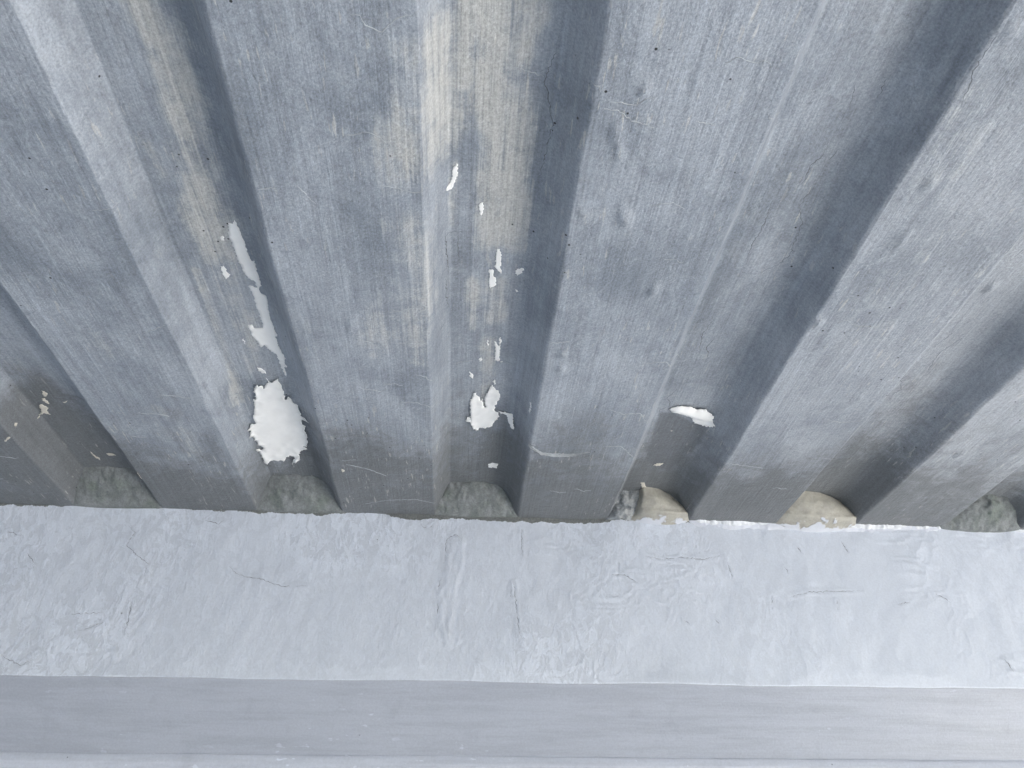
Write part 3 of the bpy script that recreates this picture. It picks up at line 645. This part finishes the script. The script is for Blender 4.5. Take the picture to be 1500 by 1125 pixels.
def ribbon(name, pl, w, seed, mat, par, zf, sink=0.00025):
    r = random.Random(seed); pts = []
    for (ax, ay), (bx, by) in zip(pl[:-1], pl[1:]):
        L = math.hypot(bx - ax, by - ay) + 1e-9; k = max(2, int(L / 0.0022))
        for j in range(k):
            t = j / k; q = r.uniform(-1, 1) * 0.0009
            pts.append((ax + (bx - ax) * t - (by - ay) / L * q, ay + (by - ay) * t + (bx - ax) / L * q))
    pts.append(pl[-1]); n = len(pts); v = []; f = []
    for j, (x, y) in enumerate(pts):
        a = pts[max(0, j - 1)]; b = pts[min(n - 1, j + 1)]
        tx, ty = b[0] - a[0], b[1] - a[1]; L = math.hypot(tx, ty) + 1e-9
        e = min(1.0, 0.15 + 3.0 * min(j, n - 1 - j) / n) * w * r.uniform(0.45, 1.25)
        for s_, dz in ((-1, -0.00012), (0, sink), (1, -0.00012)):
            v.append(zf(x - ty / L * e * s_, y + tx / L * e * s_, dz))
        if j:
            o = 3 * j
            f += [(o - 3, o - 2, o + 1, o), (o - 2, o - 1, o + 2, o + 1)]
    return link(name, mesh(name, v, f), par, mat)

def on_deck(x, y, dz): return (x, y, float(deck_z(np.array([x]), np.array([y]))[0]) - 0.0001 - dz)
for k, pl in enumerate(LIGHT):
    pl = mm(pl); cx = sum(p[0] for p in pl) / len(pl)
    ribbon('raised_crack', pl, 0.0005, 1500 + k, M_RIDGE, host(cx), on_deck, 0.0004)
for k in range(33):                              # short crosswise crazing and dark rubbed cracks along the ribs
    i = rng.choice([-2, -1, 0, 1, 1, 2, 3]); y = rng.uniform(0.28, 1.0)
    if k % 3:
        x = X0 + i * P + rng.uniform(0.01, 0.09); L = rng.uniform(0.015, 0.045); n_ = 5
        pl = [(x + L * j / n_, y + 0.5 * L * (vn(np.array([j * 0.7 + k * 9.1]), np.array([0.5]), 5)[0] - 0.5)) for j in range(n_ + 1)]
        ribbon('raised_crack', pl, rng.uniform(0.0002, 0.00045), 1800 + k, M_RIDGE, host(x + L / 2), on_deck, 0.0005)
    else:
        i = rng.choice([0, 1, 1, 2, 2]); x = X0 + i * P + A + W + rng.uniform(0.008, 0.06); L = rng.uniform(0.02, 0.07); n_ = 6
        pl = [(x + 0.018 * (vn(np.array([j * 0.6 + k * 3.3]), np.array([0.5]), 8)[0] - 0.5), y + L * j / n_) for j in range(n_ + 1)]
        ribbon('open_crack', pl, rng.uniform(0.0002, 0.0005), 1900 + k, M_DARK, host(x), on_deck, 0.0001)
for q_ in range(5):                              # crumbled lip of paint across the panel
    pl = [(a_ / 1000 + rng.uniform(-1, 1) * 0.004, b_ / 1000 + (q_ - 2) * 0.0013 + rng.uniform(-1, 1) * 0.0012) for a_, b_ in CRUMB]
    ribbon('raised_crack', pl, 0.00045, 1990 + q_, M_RIDGE, host(pl[0][0]), on_deck, 0.0008)
for k, pl in enumerate(DARK):
    pl = mm(pl); cx = sum(p[0] for p in pl) / len(pl)
    ribbon('open_crack', pl, 0.00034, 1600 + k, M_DARK, host(cx), on_deck, 0.0001)
bf = [o for o in beam.children if o.name.startswith('beam_face')][0]
def on_face(x, z, dz):
    zz_ = np.array([z + CZ])
    return (x, float(WY - face_relief(np.array([x]), zz_)[0]) - 0.0004 - dz, z + CZ)
for k, pl in enumerate(WC):
    ribbon('hairline_crack', mm(pl), 0.0004, 1700 + k, M_WCRACK, bf, on_face, 0.0001)
